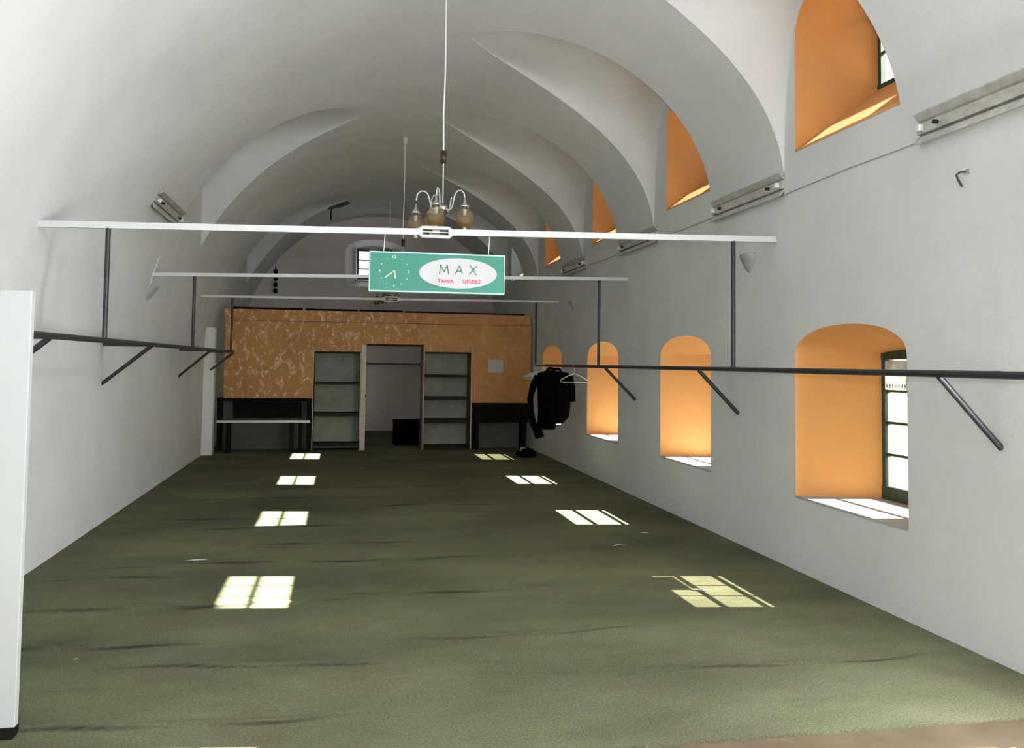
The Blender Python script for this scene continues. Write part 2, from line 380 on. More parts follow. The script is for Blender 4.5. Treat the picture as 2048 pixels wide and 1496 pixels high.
# right wall with its openings ---------------------------------------
def wall_right():
    ys = {Y0, Y1}
    for d in (LOW, UPP):
        for o in d.values():
            for i in range(25): ys.add(round(lerp(o[0], o[1], (1-math.cos(PI*i/24))/2), 5))
    ys = sorted(ys); mb = MB()
    def q(ya, yb, za0, za1, zb0, zb1, x): mb.add([(x, ya, za0), (x, yb, zb0), (x, yb, zb1), (x, ya, za1)], [(0, 1, 2, 3)], 0)
    def inside(d, y):
        for o in d.values():
            if o[0] < y < o[1]: return o
    for ya, yb in zip(ys, ys[1:]):
        ym = (ya+yb)/2; lo = inside(LOW, ym); up = inside(UPP, ym)
        z0a = z0b = 0
        if lo:
            q(ya, yb, 0, ZS, 0, ZS, XR); z0a, z0b = arch(ya, lo, ZP, ZA), arch(yb, lo, ZP, ZA)
        if up:
            q(ya, yb, z0a, US, z0b, US, XR); z0a, z0b = arch(ya, up, UP, UA), arch(yb, up, UP, UA)
        q(ya, yb, z0a, 5.45, z0b, 5.45, XR)
    # outer face, with the plain rectangular holes of the windows
    cuts = sorted({Y0, Y1} | {round((o[0]+o[1])/2+s*.50, 4) for o in list(LOW.values())+list(UPP.values()) for s in (-1, 1)})
    def hole(d, y):
        for o in d.values():
            if abs(y-(o[0]+o[1])/2) < .4999: return True
    for ya, yb in zip(cuts, cuts[1:]):
        ym = (ya+yb)/2; z = 0
        if hole(LOW, ym): q(ya, yb, 0, ZS, 0, ZS, XO); z = 1.82
        if hole(UPP, ym): q(ya, yb, z, 4.045, z, 4.045, XO); z = 4.68
        q(ya, yb, z, 5.45, z, 5.45, XO)
    mb.add([(XR, Y0, 5.45), (XO, Y0, 5.45), (XO, Y1, 5.45), (XR, Y1, 5.45)], [(0, 1, 2, 3)])
    for y in (Y0, Y1): mb.add([(XR, y, 0), (XO, y, 0), (XO, y, 5.45), (XR, y, 5.45)], [(0, 1, 2, 3)])
    o = mb.build('wall_right', M['plaster']); tag(o, 'white plaster wall on the right with two rows of windows', 'wall', kind='structure')
wall_right()

def window(num, o, upper, label, glass, reveal_mat):
    yc = (o[0]+o[1])/2; hw = .50
    zs, zp, za = (US, UP, UA) if upper else (ZS, ZP, ZA)
    gb, gt = (4.045, 4.68) if upper else (ZS, 1.82)
    w = thing('window_%d' % num, label, 'window', (XG, yc, gb), kind='structure')
    n = 24; ring_i = [(XR, o[0], zs)]; ring_o = [(XG, yc-hw, gb)]; ring_x = [(XO, yc-hw, gb)]
    for i in range(n+1):
        yy = lerp(o[0], o[1], (1-math.cos(PI*i/n))/2); t = (yy-yc)/((o[1]-o[0])/2)
        ring_i.append((XR, yy, arch(yy, o, zp, za))); zo = gt+.03*(1-t*t)
        ring_o.append((XG, yc+hw*t, zo)); ring_x.append((XO, yc+hw*t, gt))
    ring_i.append((XR, o[1], zs)); ring_o.append((XG, yc+hw, gb)); ring_x.append((XO, yc+hw, gb))
    m = len(ring_i); mb = MB()
    mb.add(ring_i+ring_o, [(k, k+1, m+k+1, m+k) for k in range(m-1)], 0, True)
    MB().add(ring_o+ring_x, [(k, k+1, m+k+1, m+k) for k in range(m-1)], 0).build('outer_reveal', M['plaster_end'], w)
    rv = mb.build('reveal', reveal_mat, w, sharp=35)
    if reveal_mat is M['orange']: rv['label'] = 'deep orange painted window reveal'
    si = MB().add([(XR-.004, o[0], zs), (XR-.004, o[1], zs), (XG, yc+hw, gb+.002), (XG, yc-hw, gb+.002), (XO+.05, yc+hw, gb-.01), (XO+.05, yc-hw, gb-.01),
                   (XR-.004, o[0], zs-.02), (XR-.004, o[1], zs-.02)], [(0, 1, 2, 3), (3, 2, 4, 5), (0, 1, 7, 6)])
    si.build('sill', M['sill'] if (not upper or reveal_mat is not M['orange']) else M['orange'], w)
    fr = MB(); fw = .045; x0, x1 = XG, XG+.055; bot = .11 if not upper else .04
    fr.box(x0, x1, yc-hw, yc-hw+fw, gb, gt+.03); fr.box(x0, x1, yc+hw-fw, yc+hw, gb, gt+.03)
    fr.box(x0-.006, x1, yc-hw, yc+hw, gb, gb+bot); fr.box(x0-.004, x1, yc-hw, yc+hw, gt-.05, gt+.03)
    rows = 4 if not upper else 2; cols = 3; mw = .010 if not upper else .007
    for i in range(1, rows):
        z = lerp(gb+bot, gt-.05, i/rows); fr.box(x0+.01, x1-.01, yc-hw+fw, yc+hw-fw, z-mw, z+mw)
    for i in range(1, cols):
        y = lerp(yc-hw+fw, yc+hw-fw, i/cols); fr.box(x0+.012, x1-.012, y-mw, y+mw, gb+bot, gt-.05)
    fr.build('frame', M['dark_green'], w, bevel=.004)
    g = MB().box(XG+.026, XG+.030, yc-hw+.02, yc+hw-.02, gb+.03, gt); g.build('glass', glass, w)
    return w, yc
names = {0: 'nearest', 1: 'second', 2: 'third', 3: 'fourth', 4: 'fifth'}
lw = {0: 'big arched lower window with orange reveal and paper sticker, nearest on right wall',
      1: 'arched lower window with orange reveal above a white sill, second along the right wall',
      2: 'narrow-looking arched lower window behind the rail upright, third along the right wall',
      3: 'arched lower window half hidden by the hanging black clothes',
      -1: 'arched lower window just outside the picture on the right'}
uw = {0: 'big upper window with orange reveal and visible panes above the near light batten',
      1: 'upper window with orange reveal cut by a vault band, second along the right wall',
      2: 'slim upper window with orange reveal, third along the right wall above the tie rod end',
      3: 'small dark orange upper window, farthest of the orange ones',
      4: 'upper window with plain white reveal beyond the orange partition',
      -1: 'upper window with orange reveal just outside the picture on the right'}
num = 1
win1 = None
for k in (0, 1, 2, 3, -1):
    w, yc = window(num, LOW[k], False, lw[k], M['glass_dirty'] if k in (0, 3) else M['glass'], M['orange']); num += 1
    if k == 0: win1 = (w, yc)
for k in (0, 1, 2, 3, 4, -1):
    window(num, UPP[k], True, uw[k], M['glass'], M['orange'] if k < 4 else M['plaster']); num += 1

# sticker on the top pane of the nearest window
w, yc = win1
st = thing('paper_sticker', 'pale paper sticker with dark marks on the top pane of the nearest window', 'sticker', (XG-.002, yc+.2, 1.50))
MB().box(XG-.0025, XG-.001, yc+.02, yc+.44, 1.52, 1.755).build('sheet', M['sheer'], st)
for i in range(7):
    mk = MB(); y = yc+.42-.04*i; mk.box(XG-.004, XG-.0026, y-.009, y-.003, 1.535, 1.57); mk.box(XG-.004, XG-.0026, y-.003, y+.003, 1.55, 1.556).box(XG-.004, XG-.0026, y+.003, y+.008, 1.535, 1.57)
    mk.build('ink_mark', M['ink_dark'], st)

# left wall, end walls -------------------------------------------------
mb = MB().box(XL-.5, XL, Y0, Y1, 0, 1.82); tag(mb.build('wall_left', M['plaster']), 'white plaster wall on the left curving up into the vault', 'wall', kind='structure')

def wall_back():
    # end wall following the vault, with the niche of its window
    nx0, nx1, nz0, nsp, nap = .06, 1.54, 3.55, 4.42, 4.72
    mb = MB(); xs = sorted({XL, XR, nx0, nx1} | {lerp(XL, XR, i/60) for i in range(61)} | {lerp(nx0, nx1, i/20) for i in range(21)})
    def na(x): t = abs((x-.8)/.74); return nsp+(nap-nsp)*max(0, 1-t**2)**.5
    top = 5.5
    for a, b in zip(xs, xs[1:]):
        m = (a+b)/2
        if nx0 < m < nx1:
            mb.add([(a, Y1, 0), (b, Y1, 0), (b, Y1, nz0), (a, Y1, nz0)], [(0, 1, 2, 3)]); mb.add([(a, Y1, na(a)), (b, Y1, na(b)), (b, Y1, top), (a, Y1, top)], [(0, 1, 2, 3)])
        else: mb.add([(a, Y1, 0), (b, Y1, 0), (b, Y1, top), (a, Y1, top)], [(0, 1, 2, 3)])
    for x0, x1, z0, z1 in ((XL, .36, 0, top), (1.24, XR, 0, top), (.36, 1.24, 0, 3.75), (.36, 1.24, 4.52, top)):
        mb.box(x0, x1, Y1+.45, Y1+.55, z0, z1)
    o = mb.build('wall_back', M['plaster_end']); tag(o, 'dim greyish end wall beyond the partition', 'wall', kind='structure')
    w = thing('window_%d' % num, 'small paned window with dark frame in the end wall, partly behind the green sign', 'window', (.8, Y1, 3.75), kind='structure')
    ri = [(nx0, Y1, nz0)]; ro = [(.36, Y1+.45, 3.75)]
    for i in range(21):
        x = lerp(nx0, nx1, i/20); ri.append((x, Y1, na(x))); ro.append((lerp(.36, 1.24, i/20), Y1+.45, 4.52))
    ri.append((nx1, Y1, nz0)); ro.append((1.24, Y1+.45, 3.75)); m = len(ri)
    r = MB().add(ri+ro, [(k, (k+1) % m, m+(k+1) % m, m+k) for k in range(m)], 0, True); r.build('reveal', M['white'], w, sharp=40)
    fr = MB(); y0, y1 = Y1+.38, Y1+.44
    fr.box(.36, .41, y0, y1, 3.75, 4.52); fr.box(1.19, 1.24, y0, y1, 3.75, 4.52); fr.box(.36, 1.24, y0, y1, 4.47, 4.52); fr.box(.36, 1.24, y0, y1, 3.75, 3.80)
    for i in (1, 2): x = lerp(.41, 1.19, i/3); fr.box(x-.010, x+.010, y0, y1, 3.8, 4.47); z = lerp(3.8, 4.47, i/3); fr.box(.41, 1.19, y0, y1, z-.010, z+.010)
    fr.build('frame', M['dark_green'], w); MB().box(.38, 1.22, Y1+.40, Y1+.405, 3.77, 4.5).build('glass', M['glass'], w)
wall_back()
# near end wall behind the camera, with the wide entrance
mb = MB().box(XL-.5, .9, Y0-.3, Y0, 0, 5.6).box(3.6, XO, Y0-.3, Y0, 0, 5.6).box(.9, 3.6, Y0-.3, Y0, 3.2, 5.6)
tag(mb.build('wall_front', M['plaster']), 'plaster wall with the wide entrance at the near end', 'wall', kind='structure')

# boxed pipe beside the partition
tag(MB().box(XL, -2.20, 16.45, 16.66, 0, 2.27).build('trim_1', M['white'], bevel=.006), 'white boxed-in pipe standing against the left wall before the partition', 'pipe box', kind='structure')

# ------------------------------------------------------------------ orange partition
YP = 17.2; PX0, PX1 = -2.12, 3.74
p = thing('wall_partition', 'orange flecked partition wall with doorway and niches across the hall', 'partition wall', (0, YP, 0), kind='structure')
b = MB(); T = .10
b.box(PX0, PX1, YP, YP+T, 2.02, 2.437)
b.box(PX0, -.50, YP, YP+T, .95, 2.02); b.box(-.50, .43, YP, YP+T, 1.87, 2.02)
b.box(1.625, 2.535, YP, YP+T, 1.885, 2.02); b.box(2.535, PX1, YP, YP+T, .91, 2.02)
b.build('wallpapered_board', M['wallpaper'], p)
MB().box(PX0-.02, PX1-.02, YP-.012, YP+T, 2.445, 2.655).build('header_board', M['wallpaper'], p)
d = MB()
for a, c in ((-2.0, -.72), (-.66, .32), (.34, 1.18), (1.22, 2.15), (2.15, 2.95), (2.95, 3.60)):
    d.box(a, c, YP-.02, YP+.04, 2.66, 2.695-(.01 if c > 2 else 0))
te = d.build('top_edging', M['black'], p); te['label'] = 'broken black strip along the top edge'
g = MB().box(PX0-.06, -.50, YP+.32, YP+.36, 0, .95).box(2.535, PX1, YP+.32, YP+.36, 0, .95); g.build('lower_board', M['grey_panel'], p)
j = MB().box(.405, .498, YP-.02, YP+.16, 0, 2.02); o = j.build('door_post', M['edge_white'], p, bevel=.004); o['label'] = 'pale painted left door post'
j = MB().box(1.575, 1.60, YP-.01, YP+.34, 0, 2.05); j.build('door_post', M['wood'], p)
MB().box(.498, 1.575, YP+.0, YP+.10, 2.0, 2.035).build('door_head', M['shelf'], p)
MB().box(.488, .503, YP-.035, YP-.018, 1.00, 1.06).build('latch', M['black'], p)

# shelving built into the niches
def shelving(name, label, x0, x1, shelves, top, inner_right):
    s = thing(name, label, 'shelves', ((x0+x1)/2, YP, 0), 'shelving units in the partition')
    dp = .52
    MB().box(x0, x1, YP+dp, YP+dp+.02, 0, top).build('back_panel', M['grey_green'], s)
    for xa, ht in ((x0, top+(.15 if inner_right else .1)), (x1-.022, top+(.13 if inner_right else 0))):
        pa = MB().box(xa, xa+.022, YP-.024, YP+dp, 0, ht).build('side_panel', M['wood'] if inner_right else M['shelf'], s)
        e = MB().box(xa+.003, xa+.017, YP-.030, YP-.0245, 0, ht-.01).build('edge_strip', M['edge_white'], pa); e['label'] = 'pale front edge'
    for z, t in shelves: MB().box(x0+.022, x1-.022, YP-.015, YP+dp, z-t/2, z+t/2).build('shelf', M['shelf'], s)
shelving('shelving_unit', 'built-in shelving with three grey-green bays left of the doorway', -.50, .405, [(1.865, .035), (1.272, .045), (.675, .065), (.10, .05)], 1.88, False)
shelving('shelving_unit', 'built-in shelving with four grey-green bays right of the doorway', 1.60, 2.555, [(1.885, .03), (1.430, .045), (.99, .06), (.545, .07), (.03, .06)], 1.90, True)

# counters and bench
c = thing('counter', 'tall black counter behind the white-edged bench left of the shelving', 'counter', (-1.34, YP+.1, 0))
MB().box(-2.22, -.505, YP-.10, YP+.30, .93, .985).build('counter_top', M['black'], c)
MB().box(-1.95, -.70, YP+.20, YP+.24, .60, .93).build('back_panel', M['black'], c)
for x in (-2.18, -.56):
    for y in (YP-.07, YP+.25): MB().box(x-.03, x+.03, y-.025, y+.025, 0, .93).build('leg', M['black'], c)
t = thing('bench', 'low black bench with white front edge standing under the left counter', 'bench', (-1.34, YP-.2, 0))
MB().box(-2.17, -.53, YP-.42, YP-.12, .555, .585).build('bench_top', M['black'], t)
o = MB().box(-2.18, -.52, YP-.436, YP-.421, .556, .598).build('front_edge', M['white'], t); o['label'] = 'white front edge'
for x in (-1.98, -.86, -.70):
    for y in ((YP-.38, YP-.16) if x != -.70 else (YP-.15,)): MB().box(x-.035, x+.035, y-.025, y+.025, 0, .555).build('leg', M['black'], t)
c = thing('counter', 'black counter between the right shelving and the hanging clothes', 'counter', (3.12, YP+.1, 0))
MB().box(2.56, 3.74, YP-.10, YP+.30, .86, .905).build('counter_top', M['black'], c)
MB().box(2.66, 3.72, YP+.02, YP+.06, .52, .86).build('back_panel', M['black'], c)
for x in (2.66, 3.60):
    for y in (YP-.06, YP+.24): MB().box(x-.035, x+.035, y-.03, y+.03, 0, .86).build('leg', M['black'], c)

tag(MB().box(2.87, 3.18, YP-.006, YP-.001, 1.505, 1.765).build('paper_notice', M['paper']), 'blank grey paper sheet pinned to the orange partition', 'paper')
r = thing('hanging_rail', 'thin black rail running across the doorway opening', 'rail', (1.03, YP+.40, 0))
MB().tube([(.505, YP+.30, 1.655), (1.57, YP+.30, 1.655)], .018).build('tube', M['black_metal'], r)
for x in (.515, 1.56): MB().box(x-.012, x+.012, YP+.10, YP+.32, 1.62, 1.69).build('bracket', M['black_metal'], r)
bx = thing('storage_box', 'black box on the floor just inside the dark doorway', 'box', (1.35, YP+1.3, 0))
MB().box(1.12, 1.82, YP+1.0, YP+1.5, 0, .46).build('body', M['cloth'], bx, bevel=.012); MB().box(1.11, 1.83, YP+.99, YP+1.51, .46, .50).build('lid', M['cloth'], bx, bevel=.008)

# ------------------------------------------------------------------ tie rods with turnbuckles
def tie(Y, zl, zr, xl, cx, w, label):
    z = lambda x: lerp(zl, zr, (x-xl)/(XR-xl))
    t = thing('tie_rod', label, 'tie rod', (cx, Y, z(cx)), 'white tie rods across the vault')
    MB().bar((xl, Y, zl), (cx-.15, Y, z(cx-.15)), .035, w).build('rod', M['white_metal'], t)
    MB().bar((cx+.15, Y, z(cx+.15)), (XR+.02, Y, zr), .035, w).build('rod', M['white_metal'], t)
    b = MB(); zc = z(cx)
    for s in (-1, 1):
        b.tube([(cx-.155, Y, zc), (cx-.11, Y, zc+s*.036), (cx+.11, Y, zc+s*.036), (cx+.155, Y, zc)], .016, 8)
        b.box(cx+s*.135-.03, cx+s*.135+.03, Y-.02, Y+.02, zc-.024, zc+.024)
    b.build('turnbuckle', M['white_metal'], t)
    MB().tube([(cx-.03, Y, zc), (cx+.03, Y, zc)], .024, 6).tube([(cx-.12, Y, zc), (cx+.12, Y, zc)], .009, 8).build('nut', M['chrome'], t)
    return z
z1 = tie(7.2, 2.712, 2.828, -2.268, .75, .050, 'nearest white tie rod, with a turnbuckle in front of the glass globes')
z2 = tie(11.3, 2.725, 2.850, -2.265, .80, .042, 'middle white tie rod, passing behind the green sign')
z3 = tie(15.15, 2.74, 2.795, -2.262, .84, .036, 'farthest white tie rod, just above the orange partition')

# ------------------------------------------------------------------ clothes rails
def rail(name, label, x, z, ya, yb, wallx, zw, brackets, ups):
    t = thing(name, label, 'clothes rail', (x, (ya+yb)/2, z))
    MB().tube([(x, ya, z), (x, yb, z)], .021, 12).build('rail_tube', M['black_metal'], t)
    for Y, zf in ups:
        MB().tube([(x, Y, z+.01), (x, Y, zf(x)-.02)], .019, 10).build('hanger_post', M['black_metal'], t)
    for Y, dy in brackets:
        MB().tube([(x, Y, z-.005), (wallx, Y+dy, z+.005)], .017, 8).build('bracket_arm', M['black_metal'], t)
        MB().tube([(x, Y, z-.015), (wallx, Y+dy, zw)], .019, 8).build('brace', M['black_metal'], t)
ups = [(7.2, z1), (11.3, z2), (15.15, z3)]
rail('clothes_rail', 'long dark steel clothes rail along the right wall in front of the windows', 3.38, 1.668, 3.2, 15.15, XR, 1.24, [(4.50, 0), (7.96, -.02), (11.0, -.04), (14.1, -.05)], ups)
rail('clothes_rail', 'long dark steel clothes rail along the left wall behind the white panel', -1.77, 1.835, 4.9, 15.5, XL, 1.44, [(5.9, .5), (8.9, .75), (12.8, 1.2), (15.5, 1.2)], ups)

# ------------------------------------------------------------------ hanging sign with clock
SX0, SX1, SZ0, SZ1, SY = .214, 1.325, 2.265, 2.592, 7.2
sg = thing('hanging_sign', 'green hanging sign with clock and white oval under the nearest tie rod', 'sign', ((SX0+SX1)/2, SY, SZ0))
sw, sh = SX1-SX0, SZ1-SZ0
P = lambda u, v: (SX0+u*sw, SZ1-v*sh)
MB().box(SX0+.006, SX1-.006, SY-.04, SY+.04, SZ0+.006, SZ1-.006).build('body', M['green'], sg)
fr = MB(); e = .011
fr.box(SX0, SX1, SY-.046, SY+.046, SZ0, SZ0+e); fr.box(SX0, SX1, SY-.046, SY+.046, SZ1-e, SZ1)
fr.box(SX0, SX0+e*.7, SY-.046, SY+.046, SZ0+e, SZ1-e); fr.box(SX1-e*.7, SX1, SY-.046, SY+.046, SZ0+e, SZ1-e)
o = fr.build('frame', M['mint'], sg); o['label'] = 'pale mint edge frame'
cx, cz = P(.652, .496); rx, rz = .2895*sw, .381*sh
MB().prism([(cx+rx*math.cos(2*PI*k/64), cz+rz*math.sin(2*PI*k/64)) for k in range(64)], SY-.0435, SY-.039).build('oval', M['oval'], sg)
def strokes(segs, w, y):
    b = MB()
    for a, c in segs: b.bar((a[0], y, a[1]), (c[0], y, c[1]), .0025, w, up=(0, 1, 0)) if False else b.bar((a[0], y, a[1]), (c[0], y, c[1]), w, .0025, up=(0, 1, 0))
    return b
def letter(ch, u0, u1, v0, v1):
    q = lambda a, b: P(lerp(u0, u1, a), lerp(v0, v1, b))
    L = {'M': [((0, 1), (.12, 0)), ((.12, 0), (.48, .78)), ((.48, .78), (.84, .02)), ((.84, .02), (1, 1))],
         'A': [((0, 1), (.62, 0)), ((.62, 0), (1, .98)), ((.22, .66), (.9, .62))],
         'X': [((0, .93), (.98, .02)), ((.12, 0), (.96, 1))]}[ch]
    o = strokes([(q(*a), q(*b)) for a, b in L], .0078, SY-.045).build('lettering', M['ink_green'], sg); o['label'] = 'green hand-drawn letter ' + ch
letter('M', .512, .580, .285, .522); letter('A', .628, .682, .300, .515); letter('X', .733, .790, .285, .530)
def text_mesh(txt, name, mat, u, v, width, parent):
    cu = bpy.data.curves.new('tmp', 'FONT'); cu.body = txt; cu.align_x = 'CENTER'; cu.align_y = 'CENTER'; cu.extrude = .01; cu.offset = .016; cu.size = 1
    to = bpy.data.objects.new('tmp', cu); C.objects.link(to); dg = bpy.context.evaluated_depsgraph_get()
    me = bpy.data.meshes.new_from_object(to.evaluated_get(dg)); bpy.data.objects.remove(to); bpy.data.curves.remove(cu)
    xs = [q.co.x for q in me.vertices]; k = width/(max(xs)-min(xs)); mid = (max(xs)+min(xs))/2
    px, pz = P(u, v); off = parent.location
    for q in me.vertices: q.co = Vector((px+(q.co.x-mid)*k-off.x, SY-.0445-q.co.z*.1-off.y, pz+q.co.y*k*.92-off.z))
    me.materials.clear(); me.materials.append(mat)
    o = bpy.data.objects.new(name, me); C.objects.link(o); o.parent = parent; return o
o = text_mesh('TANIA', 'lettering', M['ink_red'], .559, .700, .120*sw, sg); o['label'] = 'red word TANIA'
o = text_mesh('ODZIE\u017b', 'lettering', M['ink_red'], .753, .697, .138*sw, sg); o['label'] = 'red word with dotted last letter'
ccx, ccz = P(.181, .49); cr = .118
for h in range(12):
    a = 2*PI*h/12; x, z = ccx+cr*math.sin(a), ccz+cr*math.cos(a)*1.0
    if h % 3: 
        t = Vector((math.sin(a), math.cos(a))); n2 = Vector((t.y, -t.x))
        mk = MB().prism([(x+t.x*.006, z+t.y*.006), (x-t.x*.005+n2.x*.0055, z-t.y*.005+n2.y*.0055), (x-t.x*.005-n2.x*.0055, z-t.y*.005-n2.y*.0055)], SY-.042, SY-.039); mk.build('clock_marker', M['mint'], sg)
for h, tx in ((0, '12'), (3, '3'), (6, '6'), (9, '9')):
    a = 2*PI*h/12; u = (ccx+cr*math.sin(a)-SX0)/sw; v = (SZ1-(ccz+cr*math.cos(a)))/sh
    text_mesh(tx, 'clock_numeral', M['mint'], u, v, .030 if tx == '12' else .014, sg)
strokes([((ccx, ccz+.008), (ccx+.009, ccz-.058))], .009, SY-.047).build('hour_hand', M['cream'], sg)
strokes([((ccx+.004, ccz+.006), (ccx-.072, ccz-.052))], .007, SY-.044).build('minute_hand', M['cream'], sg)
for u in (.104, .882):
    x = P(u, 0)[0]; MB().tube([(x, SY, SZ1-.004), (x+.008, SY, z1(x)-.02)], .0035, 8).build('cord', M['white'], sg)

# ------------------------------------------------------------------ chandeliers
def chandelier(loc):
    ch = thing('chandelier', 'nearest chandelier of amber glass globes behind the tie rod turnbuckle', 'chandelier', loc, 'chandeliers along the vault')
    z0 = loc[2]; x, y = loc[0], loc[1]; zt = barrel(x)
    L = lambda dx, dy, dz: (x+dx, y+dy, z0+dz)
    MB().lathe([(0, zt-z0+.01), (.034, zt-z0+.01), (.034, zt-z0-.10), (.02, zt-z0-.13), (0, zt-z0-.13)], L(0, 0, 0)).build('canopy', M['white'], ch)
    MB().tube([L(0, 0, zt-z0-.12), L(.004, 0, 1.3), L(-.006, 0, .9), L(0, 0, .55)], .008, 8).build('cable', M['white'], ch)
    MB().lathe([(0, .56), (.029, .56), (.029, .445), (0, .445)], L(0, 0, 0)).build('sleeve', M['brown'], ch)
    MB().tube([L(0, 0, .45), L(0, 0, .06)], .006, 8).build('stem', M['white_metal'], ch)
    h = MB().lathe([(0, .085), (.012, .08), (.018, .055), (.042, .05), (.046, .03), (.040, .012), (.036, .0), (0, 0)], L(0, 0, 0)); hub = h.build('hub', M['chrome'], ch)
    MB().lathe([(.042, .004), (.040, -.012), (.018, -.05), (.008, -.055), (0, -.055)], L(0, 0, 0)).build('bottom_cap', M['brown'], hub)
    for i, az in enumerate((182, 250, 318, 34, 110)):
        a = math.radians(az); d = (math.cos(a), math.sin(a)); rr = .245 if i != 3 else .19
        pts = []
        for r, z in ((.04, .02), (.075, .005), (.105, .03), (.120, .09), (.135, .145), (.165, .175), (.205, .175), (.235, .145), (.245, .085)):
            pts.append(L(d[0]*r*rr/.245, d[1]*r*rr/.245, z))
        if i == 3: pts = pts[:5]
        arm = MB().tube(pts, .0065, 8).build('arm', M['white_metal'], ch)
        if i == 3: continue
        gx, gy = d[0]*rr, d[1]*rr
        dz = (-.045, .0, .005, 0, .0)[i]
        MB().lathe([(0, .105), (.010, .10), (.012, .06), (.03, .035), (.042, .02), (.030, .006), (0, .006)], L(gx, gy, dz)).build('lamp_cap', M['chrome'], arm)
        MB().lathe([(.022, .012), (.046, -.004), (.068, -.035), (.080, -.075), (.082, -.10), (.074, -.14), (.060, -.168), (.050, -.18)], L(gx, gy, dz), 24).build('globe', M['amber'], arm)
        MB().lathe([(0, .0), (.016, -.01), (.015, -.06), (0, -.065)], L(gx, gy, dz), 10).build('lamp_holder', M['white'], arm)
        MB().lathe([(.0, -.165), (.012, -.168), (.016, -.185), (.018, -.215), (0, -.215)], L(gx, gy, dz), 12).build('crystal', M['clear'], arm)
    return ch
c0 = chandelier((.895, 8.0, 3.085))
def chand_copy(loc, label):
    # the cord keeps its length: the vault crown is level along the hall
    return dup(c0, loc, label)
chand_copy((.945, 14.0, 3.085), 'chandelier with its globes hidden behind the green sign, dark sleeve showing above it')
chand_copy((1.03, 19.9, 3.185), 'farthest chandelier, its dark globes showing below the green sign')

# ------------------------------------------------------------------ fluorescent battens
def batten(loc, dx_wall, label, ln=1.30, tilt=0):
    # local frame: length along y, back at x=0, front towards -x (turned for the left side)
    t = thing('light_batten', label, 'lamp', loc, 'fluorescent battens without tubes')
    b = MB().box(-.035, 0, -ln/2, ln/2, -.035, .035); b.build('spine', M['batten'], t, off=Vector((0, 0, 0)))
    for s in (-1, 1):
        pts = [(0, s*.035), (-.03, s*.055), (-.06, s*.098), (-.055, s*.106), (-.02, s*.068), (0, s*.05)]
        v = [(x, y, z) for y in (-ln/2, ln/2) for x, z in pts]; n = len(pts)
        MB().add(v, [(k, (k+1) % n, n+(k+1) % n, n+k) for k in range(n)]+[tuple(range(n)), tuple(range(2*n-1, n-1, -1))]).build('reflector', M['batten'], t, off=Vector((0, 0, 0)))
    for s in (-1, 1):
        MB().box(-.075, -.035, s*(ln/2-.06)-.018, s*(ln/2-.06)+.018, -.022, .022).build('lamp_holder', M['white'], t, bevel=.006, off=Vector((0, 0, 0)))
        MB().box(-.012, 0, s*(ln/2)-.004, s*(ln/2)+.004, -.10, .10).build('end_plate', M['batten'], t, off=Vector((0, 0, 0)))
        MB().tube([(-.045, s*(ln/2-.22), 0), (-.075, s*(ln/2-.22), 0)], .014, 10).build('starter', M['shelf'], t, off=Vector((0, 0, 0)))
    if dx_wall < 0: t.rotation_euler = (0, tilt, PI)
    else: t.rotation_euler = (0, tilt, 0)
    return t
bt = batten((XR, 4.45, 3.285), 1, 'nearest empty light batten at the upper right edge of the picture', 1.46)
def bdup(loc, label, rot=None):
    r = dup(bt, loc, label)
    if rot: r.rotation_euler = rot
    return r
bdup((XR, 7.74, 3.285), 'empty light batten on the right wall, second from the picture edge')
bdup((XR, 10.86, 3.295), 'empty light batten on the right wall, level with the tie rod end')
bdup((XR, 14.05, 3.30), 'farthest empty light batten high on the right wall')
def left_rot(X): 
    dz = (barrel(X+.02)-barrel(X-.02))/.04; return (0, -math.atan(1/dz), PI)
bdup((-2.0, 10.68, barrel(-2.0)), 'empty light batten high on the left wall behind the nearest tie rod', left_rot(-2.0))
bdup((-1.86, 4.22, barrel(-1.86)), 'empty light batten at the left edge, only its far end showing', left_rot(-1.86))

def cable(label, pts, mat, r=.0045): tag(MB().tube(pts, r, 6).build('cable', mat), label, 'cable', 'cables clipped to the walls')
cable('thin sagging grey cable between the two nearest light battens', [(XR-.006, 5.16, 3.21), (XR-.006, 6.0, 3.215), (XR-.006, 6.6, 3.205), (XR-.006, 7.1, 3.195)], M['grey_shade'])
cable('thin grey cable between the two middle light battens', [(XR-.006, 8.4, 3.24), (XR-.006, 9.3, 3.235), (XR-.006, 10.2, 3.245)], M['grey_shade'])
cable('thin grey cable between the two farthest light battens', [(XR-.006, 11.5, 3.24), (XR-.006, 12.5, 3.235), (XR-.006, 13.4, 3.25)], M['grey_shade'])
def onleft(z): return XC-(XC-XL)*math.sqrt(max(0, 1-((z-1.8)/3.5)**2)) if z > 1.8 else XL
cable('short white cable running down to the left wall light', [(onleft(z)+.006, 11.33+.02*math.sin(z*9), z) for z in (2.95, 2.85, 2.75, 2.66, 2.56)], M['white'], .006)

